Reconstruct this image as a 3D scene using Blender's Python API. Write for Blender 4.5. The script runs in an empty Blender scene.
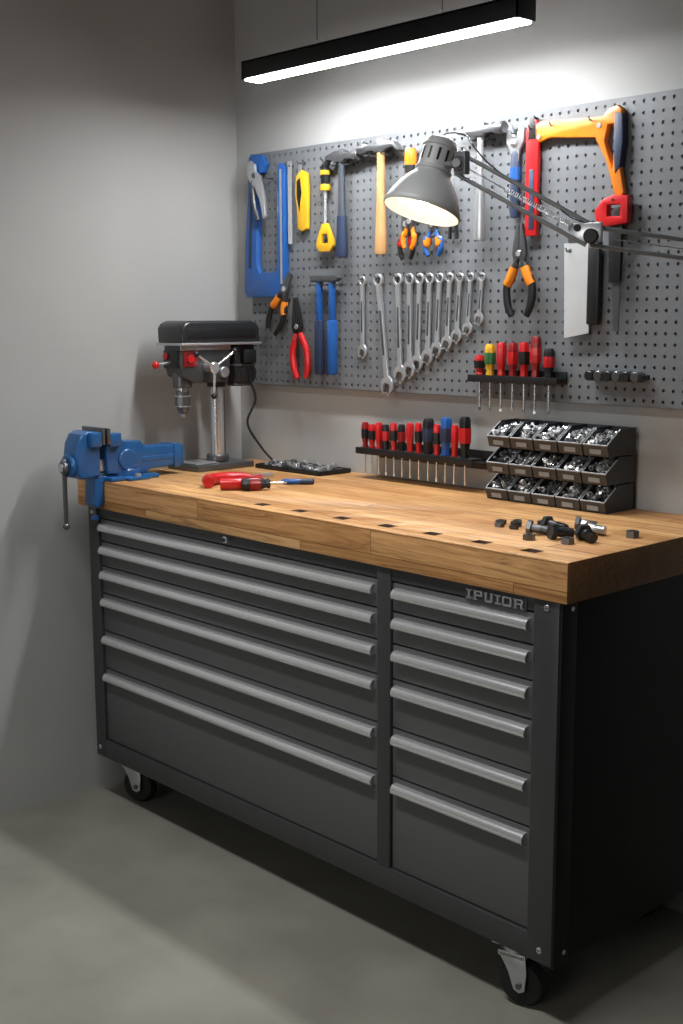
import bpy, bmesh, math, random
from mathutils import Matrix, Vector
random.seed(7)
pi=math.pi
COL=bpy.context.scene.collection

# ------------------------------------------------------------------ materials
def lin(h):
    h=h.lstrip('#'); o=[]
    for i in (0,2,4):
        c=int(h[i:i+2],16)/255
        o.append(c/12.92 if c<=.04045 else ((c+.055)/1.055)**2.4)
    return (*o,1)
def newmat(name):
    m=bpy.data.materials.new(name);m.use_nodes=True
    return m,m.node_tree.nodes,m.node_tree.links,m.node_tree.nodes['Principled BSDF']
def M_(name,hexc,rough=.5,metal=0.,var=.12,scale=30,bump=0.,coat=0.,stretch=None,spec=.5,rv=.05):
    m,n,l,b=newmat(name)
    tc=n.new('ShaderNodeTexCoord');mp=n.new('ShaderNodeMapping');nz=n.new('ShaderNodeTexNoise')
    if stretch: mp.inputs['Scale'].default_value=stretch
    nz.inputs['Scale'].default_value=scale;nz.inputs['Detail'].default_value=4
    l.new(tc.outputs['Object'],mp.inputs[0]);l.new(mp.outputs[0],nz.inputs['Vector'])
    mr=n.new('ShaderNodeMapRange');mr.inputs['To Min'].default_value=1-var;mr.inputs['To Max'].default_value=1+var
    l.new(nz.outputs['Fac'],mr.inputs[0])
    mx=n.new('ShaderNodeVectorMath');mx.operation='SCALE';mx.inputs[0].default_value=lin(hexc)[:3]
    l.new(mr.outputs[0],mx.inputs['Scale']);l.new(mx.outputs[0],b.inputs['Base Color'])
    mr2=n.new('ShaderNodeMapRange');mr2.inputs['To Min'].default_value=max(.02,rough-rv);mr2.inputs['To Max'].default_value=min(1,rough+rv)
    l.new(nz.outputs['Fac'],mr2.inputs[0]);l.new(mr2.outputs[0],b.inputs['Roughness'])
    b.inputs['Metallic'].default_value=metal;b.inputs['Coat Weight'].default_value=coat
    b.inputs['Specular IOR Level'].default_value=spec
    if bump:
        bp=n.new('ShaderNodeBump');bp.inputs['Strength'].default_value=bump;bp.inputs['Distance'].default_value=.002
        l.new(nz.outputs['Fac'],bp.inputs['Height']);l.new(bp.outputs[0],b.inputs['Normal'])
    return m
STEEL=M_('brushed_steel','#c4c6c8',.30,.75,.04,14,rv=.02)
CHROME=M_('chrome','#dddfe0',.20,.78,.03,12,rv=.02)
POL=M_('polished_column_steel','#d9dbdc',.22,.85,.02,8,rv=.01)
DSTEEL=M_('dark_steel','#68696b',.34,.75,.10,25,rv=.04)
ALU=M_('satin_aluminium','#f0f1f2',.27,.78,.01,4,rv=.01)
BLACK=M_('black_plastic','#141517',.42)
RUBBER=M_('black_rubber','#0c0c0d',.7)
RED=M_('red_plastic','#bd181b',.35,coat=.3)
DRED=M_('dark_red_plastic','#861115',.4,coat=.2)
BLUE=M_('blue_paint','#1a539a',.38,coat=.3)
VBLUE=M_('vise_blue_enamel','#1d5890',.36,.1,.25,28,coat=.4,bump=.15)
NAVY=M_('navy_grip','#22304a',.5)
SLATE=M_('slate_handle','#3a4049',.5)
ORANGE=M_('orange_plastic','#dd7d10',.4,coat=.2)
YEL=M_('yellow_plastic','#dba81e',.42,coat=.2)
TAN=M_('ash_handle','#b48a5a',.5,0,.3,25,stretch=(6,6,.6))
GREENP=M_('green_plastic','#2f6a35',.4)
CAB=M_('charcoal_powder_coat','#545455',.40,.05,.04,60)
CABF=M_('charcoal_frame','#39393a',.4,.05,.04,60)
CABS=M_('shaded_side_sheet','#0e0e0f',.5,.1,.05,60,spec=.25)  # shade of the unlit cabinet side put into its colour
HOUS=M_('black_anodised','#232425',.4,.3)
SHADE=M_('grey_lamp_enamel','#b4b6b5',.45,.05,.05,20)
ARM=M_('grey_lamp_arm','#8b8e90',.35,.5,.05,20)
CREAM=M_('lamp_inner_white','#f0e9dc',.5)
LABELW=M_('label_card','#8f9396',.6)
BINM=M_('grey_black_bin_plastic','#34373a',.36)
BINL=M_('bin_edge_highlight','#9a9da0',.4)  # lighter grey paints the highlight along the bin lips
PEGM=M_('grey_pegboard_enamel','#6f7275',.5,.1,.05,10)

def wallmat(name,hexc,sc=3,var=.05,rough=.85,bump=.1):
    m,n,l,b=newmat(name)
    tc=n.new('ShaderNodeTexCoord');nz=n.new('ShaderNodeTexNoise');nz.inputs['Scale'].default_value=sc;nz.inputs['Detail'].default_value=6
    l.new(tc.outputs['Object'],nz.inputs['Vector'])
    cr=n.new('ShaderNodeValToRGB');c=lin(hexc)
    cr.color_ramp.elements[0].color=(*[x*(1-var*2) for x in c[:3]],1);cr.color_ramp.elements[0].position=.35
    cr.color_ramp.elements[1].color=(*[min(1,x*(1+var)) for x in c[:3]],1);cr.color_ramp.elements[1].position=.65
    l.new(nz.outputs['Fac'],cr.inputs[0]);l.new(cr.outputs[0],b.inputs['Base Color'])
    b.inputs['Roughness'].default_value=rough
    n2=n.new('ShaderNodeTexNoise');n2.inputs['Scale'].default_value=160;l.new(tc.outputs['Object'],n2.inputs['Vector'])
    bp=n.new('ShaderNodeBump');bp.inputs['Strength'].default_value=bump;bp.inputs['Distance'].default_value=.002
    l.new(n2.outputs['Fac'],bp.inputs['Height']);l.new(bp.outputs[0],b.inputs['Normal'])
    return m
WALL=wallmat('painted_plaster','#aaaaa8',2,.03)
FLOOR=wallmat('sealed_concrete','#86847a',3.5,.09,.5,.15)
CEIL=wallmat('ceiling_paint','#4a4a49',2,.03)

def woodmat(name,end=False):
    m,n,l,b=newmat(name)
    tc=n.new('ShaderNodeTexCoord');sp=n.new('ShaderNodeSeparateXYZ');l.new(tc.outputs['Object'],sp.inputs[0])
    cb=n.new('ShaderNodeCombineXYZ')
    ad=n.new('ShaderNodeMath');ad.operation='ADD';l.new(sp.outputs['Y'],ad.inputs[0]);l.new(sp.outputs['Z'],ad.inputs[1])
    if end: l.new(sp.outputs['Z'],cb.inputs['X']);l.new(sp.outputs['Y'],cb.inputs['Y'])
    else: l.new(sp.outputs['X'],cb.inputs['X']);l.new(ad.outputs[0],cb.inputs['Y'])
    br=n.new('ShaderNodeTexBrick');l.new(cb.outputs[0],br.inputs['Vector'])
    br.inputs['Scale'].default_value=1;br.inputs['Brick Width'].default_value=.62;br.inputs['Row Height'].default_value=.052
    br.inputs['Mortar Size'].default_value=.0008;br.inputs['Bias'].default_value=0;br.offset=.37
    if end:
        br.inputs['Color1'].default_value=lin('#8d663b');br.inputs['Color2'].default_value=lin('#6e4b2a')
    else:
        br.inputs['Color1'].default_value=lin('#e0b47e');br.inputs['Color2'].default_value=lin('#b98550')
    br.inputs['Mortar'].default_value=lin('#7d5632')
    mp=n.new('ShaderNodeMapping');mp.inputs['Scale'].default_value=(1.4,24,24) if not end else (30,30,30)
    l.new(tc.outputs['Object'],mp.inputs[0])
    va=n.new('ShaderNodeVectorMath');va.operation='MULTIPLY_ADD'
    l.new(br.outputs['Color'],va.inputs[0]);va.inputs[1].default_value=(11,11,11);l.new(mp.outputs[0],va.inputs[2])
    nz=n.new('ShaderNodeTexNoise');nz.inputs['Scale'].default_value=2.0;nz.inputs['Detail'].default_value=9;nz.inputs['Roughness'].default_value=.68;nz.inputs['Distortion'].default_value=2.4
    l.new(va.outputs[0],nz.inputs['Vector'])
    cr=n.new('ShaderNodeValToRGB');cr.color_ramp.elements[0].position=.34;cr.color_ramp.elements[0].color=(.36,.27,.20,1)
    cr.color_ramp.elements[1].position=.62;cr.color_ramp.elements[1].color=(1.08,1.05,1,1)
    e=cr.color_ramp.elements.new(.47);e.color=(.78,.70,.61,1)
    l.new(nz.outputs['Fac'],cr.inputs[0])
    n3=n.new('ShaderNodeTexNoise');n3.inputs['Scale'].default_value=2.2;n3.inputs['Detail'].default_value=2;l.new(tc.outputs['Object'],n3.inputs['Vector'])
    mr=n.new('ShaderNodeMapRange');mr.inputs['From Min'].default_value=.3;mr.inputs['From Max'].default_value=.7;mr.inputs['To Min'].default_value=.8;mr.inputs['To Max'].default_value=1.08
    l.new(n3.outputs['Fac'],mr.inputs[0])
    mx=n.new('ShaderNodeMix');mx.data_type='RGBA';mx.blend_type='MULTIPLY';mx.inputs[0].default_value=.85
    l.new(br.outputs['Color'],mx.inputs[6]);l.new(cr.outputs[0],mx.inputs[7])
    vs=n.new('ShaderNodeVectorMath');vs.operation='SCALE';l.new(mx.outputs[2],vs.inputs[0]);l.new(mr.outputs[0],vs.inputs['Scale'])
    l.new(vs.outputs[0],b.inputs['Base Color']);b.inputs['Roughness'].default_value=.50;b.inputs['Specular IOR Level'].default_value=.35
    return m
WOOD=woodmat('butcher_block');WOODE=woodmat('butcher_block_end_grain',True)
def emis(name,c,s):
    m,n,l,b=newmat(name);b.inputs['Base Color'].default_value=(.8,.8,.8,1)
    b.inputs['Emission Color'].default_value=c;b.inputs['Emission Strength'].default_value=s;return m
LED=emis('led_diffuser',(.97,.985,1,1),118)
BULB=emis('warm_bulb',(1,.84,.64,1),14)

# ------------------------------------------------------------------ mesh builder
XZ=Matrix(((1,0,0,0),(0,0,-1,0),(0,1,0,0),(0,0,0,1)))   # 2D (x,y) -> (x,.,z)
YZ=Matrix(((0,0,1,0),(1,0,0,0),(0,1,0,0),(0,0,0,1)))    # 2D (x,y) -> (.,y,z)
I4=Matrix.Identity(4)
def T(x,y,z): return Matrix.Translation((x,y,z))
def Rm(a,ax): return Matrix.Rotation(math.radians(a),4,ax)
class MB:
    def __init__(s): s.bm=bmesh.new();s.mats=[]
    def _in(s,tb,mat,M=None):
        if mat not in s.mats: s.mats.append(mat)
        k=s.mats.index(mat)
        for f in tb.faces: f.material_index=k
        if M is not None: tb.transform(M)
        bmesh.ops.recalc_face_normals(tb,faces=tb.faces)
        me=bpy.data.meshes.new('tmp');tb.to_mesh(me);tb.free();s.bm.from_mesh(me);bpy.data.meshes.remove(me);return s
    def box(s,x0,x1,y0,y1,z0,z1,mat,bev=0,M=None,seg=2):
        tb=bmesh.new();bmesh.ops.create_cube(tb,size=1)
        for v in tb.verts: v.co=Vector((x0+(v.co.x+.5)*(x1-x0),y0+(v.co.y+.5)*(y1-y0),z0+(v.co.z+.5)*(z1-z0)))
        if bev: bmesh.ops.bevel(tb,geom=tb.edges[:],offset=bev,segments=seg,profile=.5,affect='EDGES',clamp_overlap=True)
        return s._in(tb,mat,M)
    def cyl(s,p0,p1,r0,mat,r1=None,seg=24,bev=0,M=None):
        p0=Vector(p0);p1=Vector(p1);d=p1-p0;L=d.length
        if r1 is None:r1=r0
        pr=[(0,0),(r0-bev,0)]+([(r0,bev)] if bev else [])+([(r1,L-bev)] if bev else [])+[(r1-bev,L),(0,L)]
        if not bev: pr=[(0,0),(r0,0),(r1,L),(0,L)]
        MM=Matrix.Translation(p0)@d.to_track_quat('Z','Y').to_matrix().to_4x4()
        return s.lathe(pr,mat,(M@MM) if M is not None else MM,seg)
    def lathe(s,prof,mat,M=None,seg=24,fl=0,nf=6,oval=1):
        tb=bmesh.new();rings=[]
        for r,z in prof:
            if r<1e-6: rings.append([tb.verts.new((0,0,z))])
            else:
                ring=[]
                for i in range(seg):
                    a=2*pi*i/seg;rr=r*(1+fl*math.cos(nf*a)) if fl else r
                    ring.append(tb.verts.new((rr*math.cos(a),rr*math.sin(a)*oval,z)))
                rings.append(ring)
        for a,b in zip(rings,rings[1:]):
            if len(a)==1 and len(b)==1: continue
            for i in range(seg):
                j=(i+1)%seg
                if len(a)==1: tb.faces.new((a[0],b[i],b[j]))
                elif len(b)==1: tb.faces.new((a[i],a[j],b[0]))
                else: tb.faces.new((a[i],a[j],b[j],b[i]))
        return s._in(tb,mat,M)
    def sph(s,c,r,mat,seg=16,M=None,sc=(1,1,1)):
        tb=bmesh.new();bmesh.ops.create_uvsphere(tb,u_segments=seg,v_segments=seg//2+2,radius=r)
        for v in tb.verts: v.co=Vector((v.co.x*sc[0]+c[0],v.co.y*sc[1]+c[1],v.co.z*sc[2]+c[2]))
        return s._in(tb,mat,M)
    def tube(s,pts,r,mat,seg=10,M=None,smooth=0,flat=1):
        P=[Vector(p) for p in pts]
        if smooth:
            Q=[]
            for i in range(len(P)-1):
                a=P[max(i-1,0)];b=P[i];c=P[i+1];d=P[min(i+2,len(P)-1)]
                for k in range(smooth):
                    t=k/smooth
                    Q.append(.5*((2*b)+(c-a)*t+(2*a-5*b+4*c-d)*t*t+(3*b-a-3*c+d)*t**3))
            Q.append(P[-1]);P=Q
        n=len(P)
        if isinstance(r,(list,tuple)):
            def rad(i):
                t=i/(n-1)*(len(r)-1);k=min(int(t),len(r)-2);return r[k]*(1-(t-k))+r[k+1]*(t-k)
        else:
            def rad(i): return r
        tb=bmesh.new();rings=[];up=Vector((0,1,0))
        for i,p in enumerate(P):
            d=(P[min(i+1,n-1)]-P[max(i-1,0)]).normalized()
            u=up-d*up.dot(d)
            if u.length<.05: u=Vector((1,0,0))-d*d.x
            u.normalize();w=d.cross(u);up=u;rr=rad(i)
            rings.append([tb.verts.new(p+(u*math.cos(2*pi*k/seg)*flat+w*math.sin(2*pi*k/seg))*rr) for k in range(seg)])
        for a,b in zip(rings,rings[1:]):
            for k in range(seg):
                j=(k+1)%seg;tb.faces.new((a[k],a[j],b[j],b[k]))
        tb.faces.new(rings[0][::-1]);tb.faces.new(rings[-1])
        return s._in(tb,mat,M)
    def shape(s,splines,th,mat,M=XZ,bev=0.,res=1):
        cu=bpy.data.curves.new('tmpc','CURVE');cu.dimensions='2D';cu.fill_mode='BOTH'
        cu.extrude=max(th/2-bev,.0001);cu.bevel_depth=bev;cu.bevel_resolution=res;cu.offset=-bev
        for sp in splines:
            q=cu.splines.new('POLY');q.points.add(len(sp)-1)
            for i,p in enumerate(sp): q.points[i].co=(p[0],p[1],0,1)
            q.use_cyclic_u=True
        ob=bpy.data.objects.new('tmpo',cu);COL.objects.link(ob)
        dg=bpy.context.evaluated_depsgraph_get();dg.update()
        me=bpy.data.meshes.new_from_object(ob.evaluated_get(dg))
        bpy.data.objects.remove(ob);bpy.data.curves.remove(cu)
        tb=bmesh.new();tb.from_mesh(me);bpy.data.meshes.remove(me)
        bmesh.ops.remove_doubles(tb,verts=tb.verts[:],dist=1e-6)
        return s._in(tb,mat,M)
    def obj(s,name,parent=None,label=None,ang=38,**kw):
        for f in s.bm.faces: f.smooth=True
        for e in s.bm.edges:
            if len(e.link_faces)==2: e.smooth=e.calc_face_angle(0)<math.radians(ang)
            else: e.smooth=False
        me=bpy.data.meshes.new(name);s.bm.to_mesh(me);s.bm.free()
        for m in s.mats: me.materials.append(m)
        o=bpy.data.objects.new(name,me);COL.objects.link(o)
        if parent: o.parent=parent
        if label: o['label']=label
        for k,v in kw.items(): o[k]=v
        return o
def thing(name,label,cat,loc,rot=(0,0,0),group=None):
    e=bpy.data.objects.new(name,None);e.empty_display_size=.02;COL.objects.link(e)
    e.location=loc;e.rotation_euler=[math.radians(a) for a in rot];e['label']=label;e['category']=cat
    if group:e['group']=group
    return e
def copy_thing(src,loc):
    e=src.copy();COL.objects.link(e);e.location=loc
    for c in list(src.children):
        k=c.copy();k.parent=e;COL.objects.link(k)
    return e
def arc(cx,cy,r,a0,a1,n=12):
    return [(cx+r*math.cos(math.radians(a0+(a1-a0)*i/n)),cy+r*math.sin(math.radians(a0+(a1-a0)*i/n))) for i in range(n+1)]

# ------------------------------------------------------------------ room
def struct(name,x0,x1,y0,y1,z0,z1,mat):
    o=MB().box(x0,x1,y0,y1,z0,z1,mat).obj(name);o['kind']='structure';return o
struct('wall_back',-.1,4.2,0,.1,0,2.75,WALL)
struct('wall_left',-.1,0,-5.2,0,0,2.75,WALL)
struct('floor',-.1,4.2,-5.2,.1,-.1,0,FLOOR)
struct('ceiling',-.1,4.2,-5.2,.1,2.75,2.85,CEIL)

# ------------------------------------------------------------------ cabinet
X0,X1=.090,1.735;YF=-.614;YB=-.03;ZB=.138;ZT=.870
cab=thing('tool_cabinet','long charcoal steel rolling tool cabinet with two banks of drawers','tool cabinet',(0,0,0))
b=MB()
b.box(X0+.004,X1-.004,YF+.02,YB,ZB+.004,ZT,CABF)
b.box(X0,X0+.050,YF-.012,YF+.03,ZB,ZT,CABF,.003)
b.box(X1-.062,X1,YF-.012,YF+.03,ZB,ZT,CABF,.003)
b.box(1.250,1.290,YF-.011,YF+.025,ZB+.05,ZT,CABF,.0025)
b.box(X0+.02,X1-.02,YF-.0115,YF+.03,ZB,ZB+.055,CABF,.003)
b.box(X0+.02,X1-.02,YF-.007,YF+.025,.842,ZT-.0005,CABF,.001)
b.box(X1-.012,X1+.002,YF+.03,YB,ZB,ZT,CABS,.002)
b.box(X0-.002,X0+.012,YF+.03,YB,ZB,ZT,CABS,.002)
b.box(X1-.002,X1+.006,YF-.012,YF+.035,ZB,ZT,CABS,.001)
b.obj('body',cab)
hz=[.817,.752,.681,.603,.494,.384]
HP=[(0,.0105),(-.006,.0107),(-.0105,.0096),(-.0145,.0068),(-.0172,.0028),(-.0185,-.0018),(-.0180,-.0065),(-.0158,-.0100),(-.0120,-.0108),(-.0125,-.005),(-.0125,0),(-.009,.006),(0,.006)]
for bank,(a,c) in enumerate(((X0+.052,1.248),(1.292,X1-.064))):
    for i,z in enumerate(hz):
        zt=z+.021;zb=(hz[i+1]+.025) if i<5 else .196
        d=MB().box(a+.001,c-.001,YF-.005,YF+.018,zb,zt,CAB,.0015).obj('drawer',cab)
        h=MB();ha,hc=a+.012,c-.008
        h.shape([HP],hc-ha,ALU,T((ha+hc)/2,YF-.005,z)@YZ)
        for xe in (ha,hc):
            h.shape([[(0,0.0107),(-.007,.0108),(-.0125,.0088),(-.0172,.0034),(-.0188,-.0018),(-.0182,-.007),(-.0155,-.0110),(0,-.0110)]],.002,ALU,T(xe,YF-.005,z)@YZ)
        h.obj('handle',d,label='satin aluminium full-width drawer pull',ang=30)
lk=MB();lk.cyl((.722,YF-.006,.856),(.722,YF-.016,.856),.009,CHROME,bev=.001);lk.cyl((.722,YF-.016,.856),(.722,YF-.018,.856),.005,BLACK)
lk.obj('lock',cab,label='round chrome key lock')
def slab(b,ch,x,z,w,h,s,y):
    def q(a0,a1,c0,c1): b.box(x+a0,x+a1,y-.005,y+.001,z+c0,z+c1,STEEL,.0006)
    sf=.0020
    if ch=='I': w=w*.58;q(w/2-s/2,w/2+s/2,0,h);q(0,w,0,s*.7);q(0,w,h-s*.7,h)
    if ch in 'PR':
        q(sf,sf+s,0,h);q(0,sf*2+s,0,s*.6);q(0,w-s*.5,h-s*.7,h);q(w-s,w,h*.5,h-s*.4);q(sf,w-s*.5,h*.42,h*.42+s*.7)
        if ch=='R': q(w-s*1.5,w-s*.5,0,h*.46);q(w-s*1.5,w+sf*.6,0,s*.6)
    if ch=='U': q(sf,sf+s,s*.4,h);q(w-sf-s,w-sf,s*.4,h);q(sf+s*.5,w-sf-s*.5,0,s*.8);q(0,sf*2+s,h-s*.6,h);q(w-sf*2-s,w,h-s*.6,h)
    if ch=='O': q(0,s,s*.4,h-s*.4);q(w-s,w,s*.4,h-s*.4);q(s*.5,w-s*.5,0,s*.75);q(s*.5,w-s*.5,h-s*.75,h)
    return w
bd=MB();x=1.506
for ch in 'IPUIOR': x+=slab(bd,ch,x,.8415,.0230,.0195,.0043,YF-.009)+.0048
bd.box(1.500,x+.002,YF-.0095,YF-.006,.8392,.8635,CABF,.001)
bd.obj('badge',cab,label='raised metal slab letters IPUIOR')
for (sx,sz) in ((X1-.03,.855),(X1-.03,.165),(X0+.02,.855),(X0+.02,.165)):
    s_=MB();s_.cyl((sx,YF-.011,sz),(sx,YF-.0145,sz),.0065,STEEL,bev=.001,seg=16);s_.box(sx-.004,sx+.004,YF-.0152,YF-.014,sz-.0006,sz+.0006,BLACK);s_.obj('screw',cab)
for sz in (.855,.165):
    s_=MB();s_.cyl((X1+.006,YF+.018,sz),(X1+.0085,YF+.018,sz),.005,STEEL,bev=.001,seg=16);s_.obj('screw',cab)
for cx,cy,rz in ((.170,-.550,25),(1.612,-.580,15),(.195,-.09,-20),(1.56,-.09,10)):
    c=bpy.data.objects.new('caster',None);c.parent=cab;c.location=(cx,cy,0);c.rotation_euler=(0,0,math.radians(rz));COL.objects.link(c);c.empty_display_size=.02
    w=MB();w.lathe([(0,-.014),(.018,-.014),(.02,-.017),(.036,-.017),(.044,-.0165),(.0495,-.010),(.0505,0),(.0495,.010),(.044,.0165),(.036,.017),(.02,.017),(.018,.014),(0,.014)],RUBBER,T(.018,0,.0505)@Rm(90,'X'),36)
    w.cyl((.018,-.019,.0505),(.018,.019,.0505),.009,STEEL);w.obj('wheel',c,label='black rubber caster wheel')
    k=MB();k.box(-.042,.042,-.030,.030,.131,.1375,STEEL,.002);k.cyl((0,0,.112),(0,0,.131),.027,STEEL,bev=.003)
    for sy in (-.024,.024):
        k.shape([[(-.03,.118),(.03,.118),(.034,.08),(.03,.04),(.018,.034),(.006,.04),(-.006,.075)]],.004,STEEL,T(0,sy,0)@XZ,.0008)
    k.box(-.03,.03,-.026,.026,.106,.116,STEEL,.002)
    k.cyl((.018,-.030,.0505),(.018,.030,.0505),.007,DSTEEL,seg=6);k.obj('bracket',c,label='zinc steel swivel fork')

# ------------------------------------------------------------------ worktop
wt=MB();wt.box(.050,1.756,-.634,-.002,.8705,.95,WOOD,.003)
wo=wt.obj('worktop',label='thick butcher block worktop with a row of dog holes',category='worktop')
wo.data.materials.append(WOODE)
cu=MB()
DH=[.82,.957,1.10,1.243,1.376,1.51,1.637]
for x in DH: cu.box(x-.019,x+.019,-.602,-.572,.915,.99,WOOD)
co=cu.obj('tmpcut')
md=wo.modifiers.new('b','BOOLEAN');md.object=co;md.operation='DIFFERENCE';md.solver='EXACT'
dg=bpy.context.evaluated_depsgraph_get();dg.update()
me=bpy.data.meshes.new_from_object(wo.evaluated_get(dg));wo.modifiers.clear();wo.data=me;bpy.data.objects.remove(co)
DARKW=M_('dark_dog_hole_faces','#3f2817',.7)  # inner faces of the dog holes coloured dark brown
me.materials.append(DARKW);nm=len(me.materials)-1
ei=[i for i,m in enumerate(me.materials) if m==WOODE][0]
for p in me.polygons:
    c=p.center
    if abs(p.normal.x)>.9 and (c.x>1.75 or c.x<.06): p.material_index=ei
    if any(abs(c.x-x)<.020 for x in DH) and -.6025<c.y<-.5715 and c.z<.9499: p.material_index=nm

# ------------------------------------------------------------------ pegboard with real holes
PX0,PX1,PZ0,PZ1=.095,1.78,1.19,1.876
pit=.0254;nx=int((PX1-PX0)/pit);nz_=int((PZ1-PZ0)/pit);r=.0040
PX1=PX0+nx*pit;PZ1=PZ0+nz_*pit
tb=bmesh.new();cache={}
def V(x,z):
    k=(round(x,5),round(z,5))
    if k not in cache: cache[k]=tb.verts.new((x,0,z))
    return cache[k]
for i in range(nx):
    for j in range(nz_):
        cx=PX0+(i+.5)*pit;cz=PZ0+(j+.5)*pit;h=pit/2
        out=[(h,0),(h,h),(0,h),(-h,h),(-h,0),(-h,-h),(0,-h),(h,-h)]
        O=[V(cx+a,cz+c) for a,c in out]
        N=[tb.verts.new((cx+r*math.cos(pi/4*k),0,cz+r*math.sin(pi/4*k))) for k in range(8)]
        for k in range(8):
            q=(k+1)%8;tb.faces.new((O[k],O[q],N[q],N[k]))
bmesh.ops.recalc_face_normals(tb,faces=tb.faces)
PY=-.022
peg=thing('pegboard','grey perforated steel pegboard mounted on the wall','pegboard',(0,PY,0))
me=bpy.data.meshes.new('panel');tb.to_mesh(me);tb.free();me.materials.append(PEGM)
po=bpy.data.objects.new('panel',me);po.parent=peg;COL.objects.link(po)
sm=po.modifiers.new('s','SOLIDIFY');sm.thickness=.003;sm.offset=0
fr=MB();fr.box(PX0,PX1,.0,.0215,PZ0-.002,PZ0+.002,PEGM);fr.box(PX0,PX1,.0,.0215,PZ1-.002,PZ1+.002,PEGM);fr.box(PX0-.002,PX0+.002,0,.0215,PZ0,PZ1,PEGM);fr.box(PX1-.002,PX1+.002,0,.0215,PZ0,PZ1,PEGM)
fr.obj('frame',peg)
PF=PY-.002
def hook(x,z,l=.03):
    h=MB();h.tube([(x,0,z),(x,-l,z-.002),(x,-l-.004,z+.006)],.0018,DSTEEL,6);h.cyl((x,-.0016,z),(x,-.004,z),.005,DSTEEL,seg=10)
    h.obj('hook',peg)

# ------------------------------------------------------------------ pegboard tools (local: X right, Z up, -Y out)
def ptool(name,label,cat,x,z,rot=0,off=.012,group=None):
    return thing(name,label,cat,(x,PF-off,z),(0,rot,0),group)
t=ptool('hacksaw','blue hacksaw frame hanging on the pegboard','hacksaw',.175,1.66)
b=MB()
outer=[(-.062,.205),(-.05,.215),(.0,.208),(.016,.18),(.004,.158),(-.022,.155),(-.030,-.11),(-.018,-.135),(.052,-.135),(.064,-.12),(.070,.17),(.085,.178),(.100,.165),(.100,-.17),(.088,-.207),(-.080,-.207),(-.092,-.19),(-.084,-.05),(-.068,.1)]
b.shape([outer],.018,BLUE,XZ,.003)
b.shape([[(-.068,-.12),(-.054,-.12),(-.046,.10),(-.056,.10)]],.021,NAVY,XZ,.001);b.obj('frame',t)
b=MB();b.box(.083,.091,-.0115,-.0100,-.17,.16,STEEL);b.obj('blade',t)
b=MB();b.cyl((-.05,-.010,.18),(-.05,-.014,.18),.008,STEEL);b.obj('blade_pin',t)
hook(.175,1.853,.02)
t=ptool('locking_pliers','silver locking pliers hanging beside the blue hacksaw','pliers',.170,1.765,-14,.034)
b=MB();b.shape([[(-.024,.085),(-.006,.092),(.010,.075),(.008,.055),(.024,.035),(.028,-.03),(.020,-.085),(.008,-.09),(.006,-.03),(-.006,.01),(-.024,.035),(-.032,.06)]],.010,STEEL,XZ,.0015);b.cyl((0,-.007,.045),(0,.006,.045),.008,DSTEEL);b.obj('jaw',t)
b=MB();b.tube([(-.014,0,.035),(-.022,0,0),(-.026,0,-.04),(-.018,0,-.085)],.006,DSTEEL,8,smooth=4);b.obj('lever',t)
hook(.2,1.80,.04)
t=ptool('steel_rule','narrow steel rule hanging on a hook','ruler',.292,1.72)
MB().shape([[(-.009,-.115),(.009,-.115),(.009,.12),(-.009,.12)],arc(0,.108,.003,0,330,8)],.0015,CHROME).obj('blade',t);hook(.292,1.828)
t=ptool('utility_knife','yellow and black utility knife on the pegboard','knife',.345,1.725)
b=MB();b.shape([[(-.018,.07),(.004,.085),(.026,.075),(.030,.02),(.026,-.08),(.006,-.088),(-.014,-.078),(-.016,-.02),(-.024,.02)]],.014,YEL,XZ,.003);b.obj('handle',t)
b=MB();b.shape([[(-.014,.055),(.0,.064),(.006,.02),(-.004,-.03),(-.014,.01)]],.017,BLACK,XZ,.001);b.obj('slider',t)
b=MB();b.shape([[(-.016,.07),(.0,.08),(-.004,.105),(-.012,.1)]],.002,STEEL,XZ);b.obj('blade',t);hook(.345,1.83)
t=ptool('pull_scraper','scraper with yellow loop end and black grip','scraper',.452,1.70,0,.018)
b=MB();b.lathe([(0,.06),(.010,.06),(.012,.07),(.013,.09),(.011,.115),(.006,.12),(0,.12)],BLACK,I4,20,.06);b.lathe([(0,.045),(.014,.045),(.016,.052),(.014,.062),(0,.062)],YEL);b.lathe([(0,.088),(.0145,.088),(.0145,.1),(0,.1)],YEL);b.obj('handle',t)
b=MB();b.cyl((0,0,-.05),(0,0,.046),.0045,CHROME);b.obj('shaft',t)
b=MB();b.shape([[(-.010,-.045),(.010,-.045),(.034,-.09),(.036,-.108),(.022,-.124),(-.022,-.124),(-.036,-.108),(-.034,-.09)],[(-.010,-.075),(-.016,-.1),(.016,-.1),(.010,-.075)]],.012,YEL,XZ,.003);b.obj('loop',t);hook(.452,1.825)

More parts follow.
